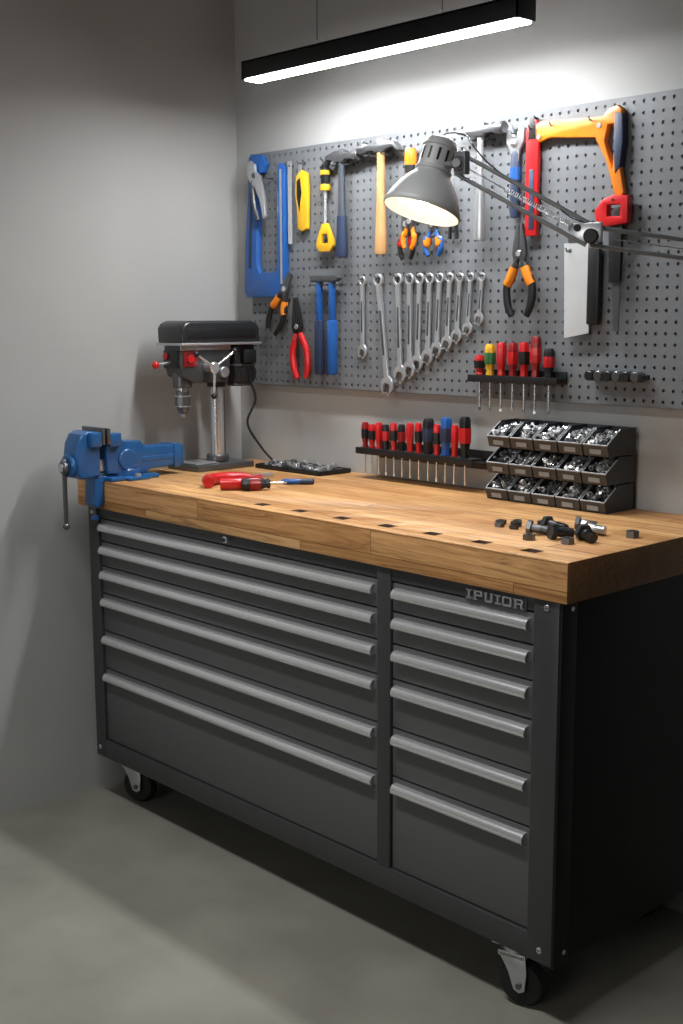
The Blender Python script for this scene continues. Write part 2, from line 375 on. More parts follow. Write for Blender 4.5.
def hammer(x,z,label,handle,L=.26,hw=.075,claw=True,grip=None,group='hammers on the pegboard',flip=1,headm=STEEL,hr=.012):
    t=ptool('hammer',label,'hammer',x,z,0,.028,group)
    b=MB();f=flip
    pts=[(-hw*f,-.012),(-hw*f,.014),(-.055*f,.014),(-.045*f,.010),(-.02*f,.010),(-.016*f,.018),(.016*f,.018)]
    if claw: pts+=[(.03*f,.014),(.055*f,.008),(hw*f,-.014),(hw*.93*f,-.018),(.05*f,-.004),(.03*f,-.008),(.016*f,-.014),(-.016*f,-.014),(-.02*f,-.008),(-.045*f,-.008),(-.055*f,-.012)]
    else: pts+=[(.04*f,.012),(hw*f,.004),(hw*f,-.002),(.04*f,-.010),(.016*f,-.014),(-.016*f,-.014),(-.02*f,-.008),(-.045*f,-.008),(-.055*f,-.012)]
    b.shape([pts],.024,headm,XZ,.003);b.cyl((-hw*f-.006*f,0,.001),(-.052*f,0,.001),.0155,headm,bev=.002);b.obj('head',t)
    b=MB();b.lathe([(0,-L),(hr*1.1,-L),(hr*1.25,-L+.01),(hr*1.15,-L+.05),(hr*1.05,-L+.1),(hr*.85,-L*.45),(hr*.8,-.03),(hr*.9,.0),(hr*.8,.02),(0,.021)],handle,I4,20,oval=.75);b.obj('handle',t)
    if grip:
        b=MB();b.lathe([(0,-L-.002),(hr*1.3,-L-.002),(hr*1.45,-L+.01),(hr*1.3,-L+.06),(hr*1.2,-L+.11),(0,-L+.112)],grip,I4,20,oval=.8);b.obj('grip',t)
    hook(x-.02,z-.02,.05);hook(x+.02,z-.02,.05);return t
hammer(.530,1.828,'hammer with slate grey handle and dark navy grip',SLATE,.268,.066,True,NAVY,headm=DSTEEL,flip=-1,hr=.013)
hammer(.684,1.840,'claw hammer with pale wooden handle',TAN,.28,.078,True,hr=.0155,headm=DSTEEL)
hammer(1.032,1.844,'hammer with light steel handle',STEEL,.26,.07,False,STEEL,flip=-1,headm=DSTEEL)

def pliers(name,label,x,z,rot,L,hm,gm=None,jl=.055,spread=.03,jm=DSTEEL,cat='pliers',off=.02,jw=.013,hr=.0075):
    t=ptool(name,label,cat,x,z,rot,off)
    for sgn in (-1,1):
        b=MB();b.shape([[(sgn*.0008,jl),(sgn*jw*.45,jl),(sgn*jw,jl*.35),(sgn*jw*1.15,0),(sgn*jw*.9,-.018),(sgn*jw*.3,-.02),(0,-.012),(sgn*.0008,0)]],.010,jm,XZ,.0012);b.obj('jaw',t)
        b=MB();pts=[(sgn*.009,0,-.014),(sgn*.016,0,-.035),(sgn*spread,0,-.5*L),(sgn*spread*.95,0,-.8*L),(sgn*spread*.6,0,-L)]
        b.tube(pts,[.005,hr,hr,hr,hr*.8],hm,10,smooth=5,flat=.8)
        if gm: b.tube([(sgn*.0155,0,-.033),(sgn*spread*.75,0,-.045-.1*L),(sgn*spread*1.0,0,-.5*L)],[hr*1.12,hr*1.25,hr*1.12],gm,10,smooth=4,flat=.85)
        b.obj('handle',t)
    b=MB();b.cyl((0,-.008,0),(0,.006,0),.008,CHROME,bev=.001);b.obj('pivot',t)
    hook(x,z-.03,.03);return t
t=ptool('chisel','chisel with orange and black handle','chisel',.785,1.765,0,.018)
b=MB();b.lathe([(0,.065),(.013,.062),(.016,.05),(.016,.03),(.013,.0),(.015,-.015),(.009,-.02),(0,-.02)],ORANGE,I4,20,.05);b.obj('handle',t)
b=MB();b.lathe([(0,.0),(.0165,.0),(.0165,.02),(0,.02)],BLACK);b.obj('grip',t)
b=MB();b.box(-.008,.008,-.002,.002,-.1,-.02,STEEL,.0005);b.obj('blade',t);hook(.785,1.81)
pliers('pliers','pliers with red and black handles',.772,1.635,0,.09,BLACK,RED,spread=.024)
pliers('pliers','pliers with orange and blue handles',.868,1.630,0,.08,BLUE,ORANGE,spread=.028)
pliers('pliers','small pliers with orange handles',.80,1.640,8,.07,ORANGE,None,spread=.02,off=.034)
t=ptool('tin_snips','slim snips with black handles','snips',.93,1.64)
b=MB();b.tube([(0,0,.05),(.008,0,0),(.012,0,-.05)],.005,BLACK,8,smooth=3);b.tube([(0,0,.05),(-.008,0,0),(-.012,0,-.05)],.005,BLACK,8,smooth=3);b.shape([[(0,.1),(.008,.05),(-.008,.05)]],.006,STEEL);b.obj('body',t);hook(.93,1.65)
t=ptool('adjustable_wrench','adjustable wrench with steel head and blue grip','wrench',1.13,1.76)
b=MB();b.shape([[(-.026,.082),(-.014,.090),(-.004,.065),(.004,.062),(.016,.087),(.026,.078),(.027,.05),(.014,.03),(.010,-.03),(-.010,-.03),(-.014,.03),(-.027,.05)]],.010,STEEL,XZ,.002);b.cyl((-.008,-.006,.045),(.008,-.006,.045),.006,CHROME,seg=14);b.obj('head',t)
b=MB();b.lathe([(0,-.13),(.012,-.128),(.015,-.11),(.013,-.06),(.014,.02),(.010,.028),(0,.03)],NAVY,I4,18,oval=.6);b.lathe([(0,-.04),(.0155,-.04),(.0155,-.01),(0,-.01)],BLUE,I4,18,oval=.65);b.obj('grip',t);hook(1.13,1.83)
t=ptool('pry_bar','long red tool with blue grip','pry bar',1.183,1.72)
b=MB();b.shape([[(-.016,-.135),(.018,-.135),(.020,.11),(.010,.135),(-.006,.135),(-.018,.11)]],.014,RED,XZ,.003);b.obj('body',t)
b=MB();b.shape([[(-.004,-.12),(.010,-.12),(.010,.02),(-.004,.02)]],.017,NAVY,XZ,.001);b.obj('grip',t)
b=MB();b.shape([[(-.010,.09),(.012,.09),(.008,.14),(-.006,.14)]],.017,BLACK,XZ,.001);b.obj('cap',t);hook(1.183,1.835)
t=ptool('hacksaw','orange hacksaw with blue grip insert hanging by its frame','hacksaw',1.325,1.80)
b=MB();b.shape([[(-.128,.042),(-.118,.048),(.06,.040),(.075,.055),(.098,.06),(.110,.05),(.112,.0),(.106,-.06),(.122,-.13),(.116,-.14),(.098,-.135),(.072,-.06),(.040,-.005),(-.09,.008),(-.12,.0),(-.128,.01)],
   [(.066,-.015),(.074,.02),(.089,.02),(.093,-.02),(.089,-.075)]],.018,ORANGE,XZ,.004);b.obj('frame',t)
b=MB();b.shape([[(.093,.045),(.114,.04),(.118,-.02),(.111,-.075),(.098,-.09),(.092,-.03)]],.024,NAVY,XZ,.004);b.obj('grip',t)
for px,pz in ((-.118,.012),(.052,.02)):
    b=MB();b.cyl((px,-.012,pz),(px,.01,pz),.006,STEEL);b.obj('pin',t)
hook(1.245,1.836);hook(1.355,1.836)
t=ptool('hand_saw','narrow saw with red handle and dark blade','saw',1.425,1.63,0,.02)
b=MB();b.shape([[(-.045,-.02),(-.05,.0),(-.03,.025),(.0,.035),(.04,.03),(.04,-.03),(.0,-.035),(-.03,-.035)],[(-.015,-.012),(-.015,.012),(.02,.012),(.02,-.014)]],.02,RED,XZ,.004);b.obj('handle',t)
b=MB();b.shape([[(-.008,-.03),(.022,-.03),(.02,-.27),(.006,-.27)]],.003,DSTEEL,XZ);b.obj('blade',t)
b=MB();b.shape([[(-.012,-.03),(.024,-.03),(.022,-.16),(-.008,-.16)]],.012,BLACK,XZ,.002);b.obj('spine',t);hook(1.425,1.65)
pliers('pliers','large pliers with orange collars and black handles',1.155,1.545,0,.15,BLACK,ORANGE,jl=.07,spread=.038,jm=DSTEEL,jw=.018,hr=.0105)
t=ptool('drywall_saw','wide steel blade with black spine hanging on the pegboard','saw',1.326,1.455,0,.015)
b=MB();b.shape([[(-.042,.108),(.036,.112),(.034,-.10),(-.036,-.112)],arc(-.025,.09,.006,0,330,10)],.003,M_('satin_blade','#c4c6c7',.45,.3,.12,12),XZ);b.obj('blade',t)
b=MB();b.box(.030,.062,-.008,.006,-.08,.112,BLACK,.003);b.obj('spine',t);hook(1.301,1.545)
pliers('pliers','orange and black pliers hanging at an angle',.275,1.475,28,.14,BLACK,ORANGE,jl=.05,spread=.030,hr=.010)
pliers('pliers','large pliers with black jaws and red handles',.330,1.365,-6,.15,RED,None,jl=.085,spread=.032,jm=BLACK,jw=.018,hr=.011)
for dx,m1,m2,lab in ((.432,BLUE,NAVY,'small hammer with dark navy handle'),(.486,BLUE,BLUE,'small hammer with bright blue handle')):
    t=ptool('tack_hammer',lab,'hammer',dx,1.500,0,.026,'blue-handled hammers on the pegboard')
    b=MB();b.box(-.03,.024,-.010,.010,-.008,.010,DSTEEL,.003);b.shape([[(.02,.010),(.036,.002),(.02,-.008)]],.018,DSTEEL,XZ,.001);b.obj('head',t)
    b=MB();b.box(-.009,.009,-.007,.007,-.12,.004,m1,.003);b.obj('handle',t)
    b=MB();b.box(-.014,.014,-.010,.010,-.27,-.115,m2,.005);b.obj('grip',t);hook(dx-.016,1.485,.045);hook(dx+.016,1.485,.045)

def wrench(x,z,L,k,rot):
    t=ptool('combination_wrench','polished steel combination wrench hanging in a size-graded row','wrench',x,z,rot,.008,'combination wrenches on the pegboard')
    R=.0152*k;w=.0078*k;J=.0205*k
    zj=-L+J+R
    pts=[]
    a=math.degrees(math.asin(w/R))
    pts+=arc(0,0,R,-90+a,270-a,26)
    pts+=[(-w*.85,-L*.4),(-w,zj+J*1.05)]
    th=-15
    ja=[]
    for p in arc(0,0,J,125,250,10): ja.append(p)
    ja+=[(-J*.5,-J*1.02),(-J*.5,-J*.05),(-J*.3,J*.22),(J*.3,J*.22),(J*.5,-J*.05),(J*.5,-J*1.02)]
    for p in arc(0,0,J,-70,55,10): ja.append(p)
    c,s=math.cos(math.radians(th)),math.sin(math.radians(th))
    pts+=[(p[0]*c-p[1]*s,zj+p[0]*s+p[1]*c) for p in ja]
    pts+=[(w,zj+J*1.05),(w*.85,-L*.4)]
    b=MB();b.shape([pts,arc(0,0,R*.58,0,330,12)],.008*k,STEEL,XZ,.0018,2);b.obj('body',t)
    b=MB();b.box(-w*.4,w*.4,-.0046*k,-.002*k,-L*.62,-L*.25,DSTEEL,.0003);b.obj('shank_recess',t)
    hook(x,z+R*.35,.022)
wx=[.592,.655,.730,.774,.811,.847,.882,.917,.952,.988,1.026]
wl=[.225,.33,.292,.277,.257,.238,.217,.198,.178,.158,.13]
wr=[0,-7,-2,0,2,2,3,3,4,4,5]
for i,(x,L,rt) in enumerate(zip(wx,wl,wr)):
    k=(.62+.38*(L-.13)/.2)*1.2
    if i==0:k=.9
    wrench(x,1.492,L,k,rt)

# ------------------------------------------------------------------ screwdrivers
def screwdriver(loc,rot,Lh,Ls,r,hm,gm,label,group=None,sr=None):
    t=thing('screwdriver',label,'screwdriver',loc,rot,group)
    sr=sr or r*.24
    b=MB();b.lathe([(0,Lh),(r*.7,Lh-.001),(r*.95,Lh-.008),(r,Lh*.75),(r*.95,Lh*.45),(r*.8,Lh*.25),(r*.62,Lh*.14),(r*.8,Lh*.05),(r*.75,0),(0,0)],hm,I4,36,.07,6);b.obj('handle',t)
    if gm:
        b=MB();b.lathe([(0,Lh*.35),(r*.99,Lh*.35),(r*1.05,Lh*.42),(r*1.09,Lh*.6),(r*1.06,Lh*.72),(0,Lh*.72)],gm,I4,36,.07,6);b.obj('grip',t)
    b=MB();b.cyl((0,0,-Ls+.008),(0,0,.001),sr,CHROME,seg=12);b.shape([[(-sr,-Ls+.008),(sr,-Ls+.008),(sr*1.15,-Ls+.004),(sr*.7,-Ls),(-sr*.7,-Ls),(-sr*1.15,-Ls+.004)]],sr*.9,CHROME);b.obj('shaft',t)
    return t
def rack(x0,x1,y,z,label,depth=.04,h=.014):
    t=thing('screwdriver_rack',label,'tool rack',(0,0,0))
    b=MB();b.box(x0,x1,y-depth/2,y+depth/2,z-.003,z+.003,BLACK,.001);b.box(x0,x1,y-depth/2-.002,y-depth/2+.001,z-h,z+.004,BLACK,.001);b.obj('shelf',t)
    return t
nmz={id(DRED):'dark red',id(RED):'red',id(BLACK):'black',id(BLUE):'blue',id(NAVY):'navy blue',id(ORANGE):'orange',id(YEL):'yellow',id(GREENP):'green'}
t=rack(.625,1.050,-.070,1.033,'black screwdriver rack mounted on the wall')
b=MB();b.box(.625,1.050,-.051,-.001,1.018,1.022,BLACK);b.box(.625,1.050,-.004,-.0008,1.0,1.05,BLACK,.001);b.obj('bracket',t)
xs=[.608,.636,.664,.692,.724,.756,.788,.821,.857,.889,.922,.954,.992]
cols=[(DRED,BLACK),(RED,BLACK),(RED,None),(BLACK,RED),(RED,BLACK),(BLACK,DRED),(RED,None),(RED,BLACK),(BLACK,NAVY),(RED,BLACK),(BLUE,NAVY),(RED,None),(BLACK,RED)]
hs=[.070,.066,.072,.068,.074,.072,.078,.080,.094,.080,.100,.082,.106]
for x,(hm,gm),h in zip(xs,cols,hs):
    lab=f"screwdriver with {nmz[id(hm)]}"+(f" and {nmz[id(gm)]}" if gm and gm!=hm else '')+" handle in the wall rack"
    screwdriver((.642+(x-.608)*.957,-.070,1.0362),(0,random.uniform(-1,1),random.uniform(0,60)),h,.072,.0104+(.0045 if h>.09 else .0),hm,gm,lab,'screwdrivers in the lower rack',.0024)
t=rack(1.012,1.292,PF-.024,1.245,'black screwdriver rack fixed to the pegboard',.036)
b=MB();b.box(1.012,1.292,PF-.007,PF-.001,1.232,1.262,BLACK,.001);b.obj('bracket',t)
xs=[1.036,1.070,1.106,1.143,1.178,1.213,1.254]
cols=[(RED,BLACK),(YEL,GREENP),(RED,None),(DRED,RED),(RED,BLACK),(DRED,RED),(BLACK,RED)]
hs=[.05,.078,.082,.082,.084,.098,.07]
for x,(hm,gm),h in zip(xs,cols,hs):
    lab=f"screwdriver with {nmz[id(hm)]}"+(f" and {nmz[id(gm)]}" if gm and gm!=hm else '')+" handle in the pegboard rack"
    screwdriver((x,PF-.024,1.2482),(0,random.uniform(-1,1),random.uniform(0,60)),h,.09,.0126,hm,gm,lab,'screwdrivers in the pegboard rack')
t=thing('socket_rail','black socket rail with dark sockets clipped on the pegboard','socket set',(0,0,0))
b=MB();b.box(1.365,1.52,PF-.012,PF-.001,1.252,1.262,BLACK,.001);b.obj('rail',t)
for k in range(6):
    x=1.38+k*.025;b=MB();b.lathe([(0,-.004),(.006,-.004),(.006,-.03),(.0105,-.03),(.0120,-.028),(.0120,0),(.010,.002),(0,.002)],DSTEEL if k%2 else BLACK,T(x,PF-.040,1.258)@Rm(90,'X'),18);b.obj('socket',t)

# ------------------------------------------------------------------ LED batten
t=thing('linear_light','slim black hanging linear light with a glowing white underside','light fixture',(0,0,0))
LX0,LX1,LY0,LY1,LZ=.405,1.345,-.300,-.240,2.020
b=MB();b.box(LX0,LX1,LY0,LY0+.004,LZ,LZ+.046,HOUS,.001);b.box(LX0,LX1,LY1-.004,LY1,LZ,LZ+.046,HOUS,.001);b.box(LX0,LX1,LY0,LY1,LZ+.040,LZ+.046,HOUS,.001)
b.box(LX0,LX0+.008,LY0,LY1,LZ,LZ+.046,HOUS,.001);b.box(LX1-.008,LX1,LY0,LY1,LZ,LZ+.046,HOUS,.001);b.obj('housing',t)
b=MB();b.box(LX0+.009,LX1-.009,LY0+.0045,LY1-.0045,LZ-.004,LZ+.012,LED,.002);b.obj('diffuser',t,label='glowing white diffuser')
for x in (.675,1.10):
    b=MB();b.cyl((x,-.27,LZ+.046),(x,-.27,2.7495),.0013,DSTEEL,seg=8);b.cyl((x,-.27,LZ+.046),(x,-.27,LZ+.061),.006,STEEL,seg=12);b.obj('suspension_wire',t)

# ------------------------------------------------------------------ desk lamp
t=thing('task_lamp','grey articulated task lamp with bell shade on a sprung arm','lamp',(0,0,0))
mouth=Vector((1.355,-.605,1.601))
ax=Vector((.08,.34,1)).normalized()
MM=Matrix.Translation(mouth)@ax.to_track_quat('Z','Y').to_matrix().to_4x4()
prof=[(.0785,0),(.0800,.003),(.0775,.012),(.070,.030),(.058,.052),(.046,.068),(.037,.077),(.035,.085),(.034,.135),(.031,.147),(.020,.153),(0,.154)]
b=MB();b.lathe(prof,SHADE,MM,48)
b.lathe([(.034,.080),(.0375,.083),(.0375,.088),(.034,.091)],SHADE,MM,48)
b.lathe([(.034,.130),(.0362,.132),(.0362,.135),(.034,.137)],SHADE,MM,48)
b.obj('shade',t,ang=50,label='grey enamel bell shade')
b=MB();b.lathe([(r_-.002,z_+.0005) for r_,z_ in prof[:7]]+[(0,.0775)],CREAM,MM,48);b.obj('reflector',t,label='white inner reflector')
for k in range(12):
    a=2*pi*k/12;b=MB();b.box(.0335,.0352,-.0022,.0022,.100,.125,BLACK,0,MM@Matrix.Rotation(a,4,'Z'));b.obj('vent_slot',t)
b=MB();b.sph((0,0,.045),.022,BULB,M=MM,sc=(1,1,1.25));b.obj('bulb',t)
J1=Vector((1.438,-.585,1.688));J2=Vector((1.655,-.45,1.546));J3=Vector((2.03,-.06,1.47))
b=MB();b.cyl(mouth+ax*.10,J1,.006,ARM);b.cyl(J1+Vector((-.01,.014,0)),J1+Vector((.01,-.014,0)),.014,DSTEEL,bev=.002);b.cyl(J1+Vector((.006,-.016,.0)),J1+Vector((.012,-.024,.0)),.008,STEEL);b.box(-.008,.02,-.008,.008,-.02,.024,ARM,.002,Matrix.Translation(J1));b.obj('shade_joint',t)
def rods(A,B,nm,sep=.03):
    b=MB();d=(B-A).normalized();u=(Vector((0,0,1))-d*d.z).normalized()
    for s_ in (-.5,.5): b.cyl(A+u*sep*s_,B+u*sep*s_,.0042,ARM,seg=12)
    b.obj(nm,t)
    S=A.lerp(B,.35);E=A.lerp(B,.85);pts=[];n=260;side=d.cross(u)
    for i in range(n+1):
        a=2*pi*i/n*32;p=S.lerp(E,i/n);pts.append(p+(u*math.cos(a)+side*math.sin(a))*.0050)
    b=MB();b.tube(pts,.0010,STEEL,5);b.cyl(A.lerp(B,.08),S,.0012,STEEL,seg=6);b.cyl(E,B,.0012,STEEL,seg=6);b.obj('spring',t)
rods(J1,J2,'upper_arm',.038);rods(J2,J3,'lower_arm',.034)
b=MB();b.box(-.045,.022,-.006,.006,-.012,.026,STEEL,.003,Matrix.Translation(J2)@Rm(20,'Z'));b.cyl(J2+Vector((-.008,.014,0)),J2+Vector((.008,-.014,0)),.014,BLACK,bev=.002);b.cyl(J2+Vector((-.03,-.002,.016)),J2+Vector((-.02,-.018,.016)),.007,BLACK,bev=.001);b.obj('elbow_joint',t)
b=MB();b.box(J3.x-.03,J3.x+.03,-.012,-.0005,J3.z-.08,J3.z+.08,BLACK,.003);b.cyl((J3.x,-.06,J3.z-.03),(J3.x,-.06,J3.z+.03),.012,BLACK);b.box(J3.x-.01,J3.x+.01,-.06,-.01,J3.z-.02,J3.z+.02,BLACK,.002);b.obj('wall_mount',t)
top=mouth+ax*.153
b=MB();b.tube([top,top+Vector((.01,.0,.010)),top+Vector((.05,.01,.004)),J1+Vector((.03,.01,.028)),J1.lerp(J2,.3)+Vector((0,0,.026)),J1.lerp(J2,.7)+Vector((0,0,.022)),J2+Vector((0,0,.022)),J2.lerp(J3,.5)+Vector((0,0,.019)),J3+Vector((0,0,.02))],.0014,BLACK,8,smooth=6);b.obj('cable',t)

# ------------------------------------------------------------------ vise
vx=.17
t=thing('bench_vise','blue cast bench vise clamped over the front edge of the worktop','vise',(vx,-.634,.95))
b=MB();b.box(-.058,.058,.003,.16,.0005,.012,VBLUE,.003);b.box(-.075,.075,.05,.12,.0005,.010,VBLUE,.003)
for sx in (-.062,.062): b.cyl((sx,.085,.009),(sx,.085,.018),.009,STEEL,seg=6)
b.cyl((0,.08,.010),(0,.08,.030),.046,VBLUE,bev=.003)
b.shape([[(-.030,.016),(.045,.016),(.045,.001),(-.003,.0),(-.003,-.050),(-.010,-.068),(-.024,-.072),(-.034,-.06)]],.052,VBLUE,YZ,.003,2)
b.cyl((0,-.017,-.100),(0,-.017,-.065),.006,DSTEEL);b.cyl((0,-.017,-.108),(0,-.017,-.094),.011,VBLUE,bev=.002);b.obj('base',t)
b=MB();b.shape([[(.006,.020),(.002,.075),(.006,.130),(.038,.132),(.048,.120),(.060,.108),(.118,.104),(.126,.088),(.258,.084),(.264,.078),(.262,.028),(.15,.024),(.13,.014)]],.068,VBLUE,YZ,.004,2)
b.box(-.038,.038,.226,.248,.022,.088,VBLUE,.003);b.box(-.036,.036,.118,.226,.046,.060,VBLUE,.003)
b.box(-.050,.050,.006,.044,.096,.133,VBLUE,.004);b.cyl((-.042,.07,.056),(.042,.07,.056),.030,VBLUE,bev=.003);b.obj('body',t)
b=MB();b.shape([[(-.017,.018),(-.017,.136),(-.050,.142),(-.072,.134),(-.086,.108),(-.092,.068),(-.088,.026),(-.072,.012)]],.072,VBLUE,YZ,.006,3)
b.cyl((0,-.102,.050),(0,-.06,.050),.032,VBLUE,bev=.004);b.box(-.051,.051,-.054,-.018,.098,.139,VBLUE,.005);b.box(-.020,.020,-.05,.05,.028,.060,STEEL,.002);b.obj('moving_jaw',t)
b=MB();b.box(-.052,.052,-.019,-.010,.104,.149,DSTEEL,.001);b.obj('jaw_plate',t)
b=MB();b.box(-.052,.052,-.003,.007,.104,.147,DSTEEL,.001);b.obj('jaw_plate',t)
b=MB();b.cyl((0,-.12,.045),(0,.0,.045),.011,STEEL);b.cyl((0,-.118,.045),(0,-.102,.045),.018,DSTEEL,bev=.003);b.obj('lead_screw',t)
b=MB();b.cyl((0,-.109,-.115),(0,-.109,.055),.0062,DSTEEL);b.sph((0,-.109,-.115),.010,DSTEEL);b.sph((0,-.109,.06),.010,DSTEEL);b.obj('handle_bar',t)

# ------------------------------------------------------------------ drill press
t=thing('drill_press','small black bench drill press with silver column and red controls','drill press',(.15,-.215,.95))
b=MB();b.box(-.075,.075,-.125,.085,.0005,.018,DSTEEL,.003);b.box(-.05,.05,-.11,-.03,.018,.022,STEEL,.002);b.cyl((0,.005,.018),(0,.005,.04),.034,DSTEEL,bev=.004);b.obj('base',t)
b=MB();b.cyl((0,.005,.02),(0,.005,.36),.0205,POL,seg=40);b.cyl((0,.005,.240),(0,.005,.262),.028,BLACK,bev=.002);b.obj('column',t)
b=MB();b.box(-.006,.006,.024,.032,.03,.23,DSTEEL,.001);b.obj('rack_bar',t)
HG=M_('drill_head_grey','#4b4e50',.38,.4)
b=MB();b.shape([[(-.150,.370),(-.154,.31),(-.142,.275),(-.10,.255),(.02,.255),(.035,.370)]],.080,HG,YZ,.004,2)
b.cyl((0,-.118,.242),(0,-.118,.29),.028,DSTEEL,bev=.003);b.box(-.034,.034,-.159,-.146,.298,.350,BLACK,.002)
b.cyl((.03,.00,.285),(.052,.00,.285),.016,STEEL,bev=.002);b.box(-.042,.042,-.150,.03,.350,.366,STEEL,.002);b.obj('head',t)
LID=M_('belt_cover_dark_grey','#202224',.34,coat=.2)
b=MB();b.shape([[(-.158,.370),(-.160,.412),(-.150,.426),(-.130,.434),(.095,.434),(.114,.426),(.124,.412),(.126,.372)]],.125,LID,YZ,.008,3)
b.shape([[(-.140,.384),(-.142,.412),(.104,.412),(.106,.384)]],.128,BLACK,YZ,.001)
b.box(-.065,.065,-.162,.129,.364,.371,STEEL,.002);b.obj('belt_cover',t)
b=MB();b.cyl((.0,.092,.250),(0,.092,.362),.047,BLACK,bev=.004,seg=32);b.cyl((0,.092,.240),(0,.092,.251),.038,DSTEEL,bev=.003);b.cyl((0,.092,.300),(0,.092,.306),.0485,DSTEEL,bev=.001,seg=32)
for k in range(14):
    a=2*pi*k/14;b.box(.046,.050,-.004,.004,.262,.294,BLACK,.001,T(0,.092,0)@Matrix.Rotation(a,4,'Z'))
b.box(.038,.060,.066,.112,.310,.348,BLACK,.003);b.obj('motor',t)
b=MB();b.cyl((0,-.118,.228),(0,-.118,.25),.014,CHROME)
b.lathe([(0,.232),(.017,.232),(.0195,.229),(.0195,.220),(.0175,.219),(.0175,.217),(.0225,.216),(.0228,.190),(.0205,.189),(.0205,.186),(.0195,.186),(.0125,.168),(.009,.166),(0,.166)],DSTEEL,T(0,-.118,0),30,.04,10)
b.cyl((0,-.118,.216),(0,-.118,.2195),.0235,STEEL);b.cyl((0,-.118,.187),(0,-.118,.190),.0238,STEEL)
for k in range(3):
    a=2*pi*k/3;b.box(-.002,.002,.003,.007,.156,.170,STEEL,.0004,T(0,-.118,0)@Matrix.Rotation(a,4,'Z'))
b.obj('chuck',t)
b=MB();b.cyl((.040,-.06,.300),(.078,-.06,.300),.014,STEEL,bev=.002);b.cyl((.074,-.06,.300),(.084,-.06,.300),.017,CHROME,bev=.003)
for a in (35,150,262):
    d=Vector((.12,math.cos(math.radians(a)),math.sin(math.radians(a)))).normalized();c0=Vector((.079,-.06,.300))
    b.cyl(c0,c0+d*.078,.0038,CHROME,seg=12);b.sph(c0+d*.082,.009,BLACK)
b.obj('feed_handle',t)
b=MB();b.box(.039,.043,-.142,-.094,.303,.348,DRED,.001);b.cyl((.042,-.118,.325),(.049,-.118,.325),.012,RED,bev=.002);b.obj('power_switch',t,label='red switch plate')
b=MB();b.cyl((-.018,-.157,.333),(-.018,-.165,.333),.010,RED,bev=.001);b.obj('stop_button',t,label='round red stop button')
b=MB();b.cyl((0,-.158,.316),(0,-.205,.310),.004,STEEL,seg=10);b.sph((0,-.210,.310),.011,RED);b.obj('depth_knob',t,label='red depth stop knob')
b=MB();b.tube([(.05,.092,.26),(.06,.105,.2),(.045,.085,.13),(.06,.12,.06),(.09,.15,.012),(.10,.18,.006)],.0035,BLACK,8,smooth=6);b.obj('cable',t)

# ------------------------------------------------------------------ tray with sockets
t=thing('parts_tray','shallow black parts tray holding sockets and nuts','tray',(.392,-.085,.951))
b=MB();tw,td=.142,.062
b.box(-tw,tw,-td,td,0,.003,BLACK,.001)
for a in ((-tw,tw,-td,-td+.003),(-tw,tw,td-.003,td),(-tw,-tw+.003,-td,td),(tw-.003,tw,-td,td)): b.box(*a,0,.012,BLACK,.001)
b.box(-.002,.002,-td,td,0,.011,BLACK);b.obj('body',t)
def nut(r,h,m):
    a=MB();tb=bmesh.new()
    o=[[tb.verts.new((r*math.cos(pi/3*k),r*math.sin(pi/3*k),z)) for k in range(6)] for z in (0,h)]
    q=[[tb.verts.new((r*.52*math.cos(pi/3*k),r*.52*math.sin(pi/3*k),z)) for k in range(6)] for z in (0,h)]
    for k in range(6):
        j=(k+1)%6
        tb.faces.new((o[0][k],o[0][j],o[1][j],o[1][k]));tb.faces.new((q[0][k],q[0][j],q[1][j],q[1][k]))
        tb.faces.new((o[1][k],o[1][j],q[1][j],q[1][k]));tb.faces.new((o[0][k],o[0][j],q[0][j],q[0][k]))
    a._in(tb,m);return a
def bolt(b,r,L,m,M):
    b.cyl((0,0,0),(0,0,r*1.1),r*1.75,m,seg=6,M=M);b.cyl((0,0,r*1.1),(0,0,L),r,m,seg=10,M=M)
for i in range(39):
    x=.392-.130+.260*((i%13)+.5)/13+random.uniform(-.002,.002);y=-.085-.050+.100*((i//13)+.5)/3+random.uniform(-.005,.005)
    m=random.choice([STEEL,STEEL,DSTEEL,CHROME])
    if i%3==0:
        o=nut(random.uniform(.007,.0095),.013,m).obj('hex_nut',label='steel hex nut lying in the black tray',category='nut',group='nuts in the parts tray');o.location=(x,y,.9545);o.rotation_euler=(0,0,random.random()*3)
    elif i%3==1:
        r_=random.uniform(.007,.0092);h=random.uniform(.014,.024)
        o=MB().lathe([(0,.004),(r_*.6,.004),(r_*.6,0),(r_*.92,0),(r_,.002),(r_,h-.002),(r_*.92,h),(r_*.65,h),(r_*.65,h-.01),(0,h-.01)],m,I4,18).obj('socket',label='steel wrench socket standing in the black tray',category='socket',group='sockets in the parts tray');o.location=(x,y,.9545)
    else:
        b=MB();r_=random.uniform(.0032,.0045);bolt(b,r_,.030,m,Rm(90,'Y')@T(0,0,-.015))
        o=b.obj('bolt',label='small steel bolt lying in the black tray',category='bolt',group='bolts in the parts tray');o.location=(x,y,.9545+r_*1.75);o.rotation_euler=(0,0,pi/2+random.uniform(-.5,.5))

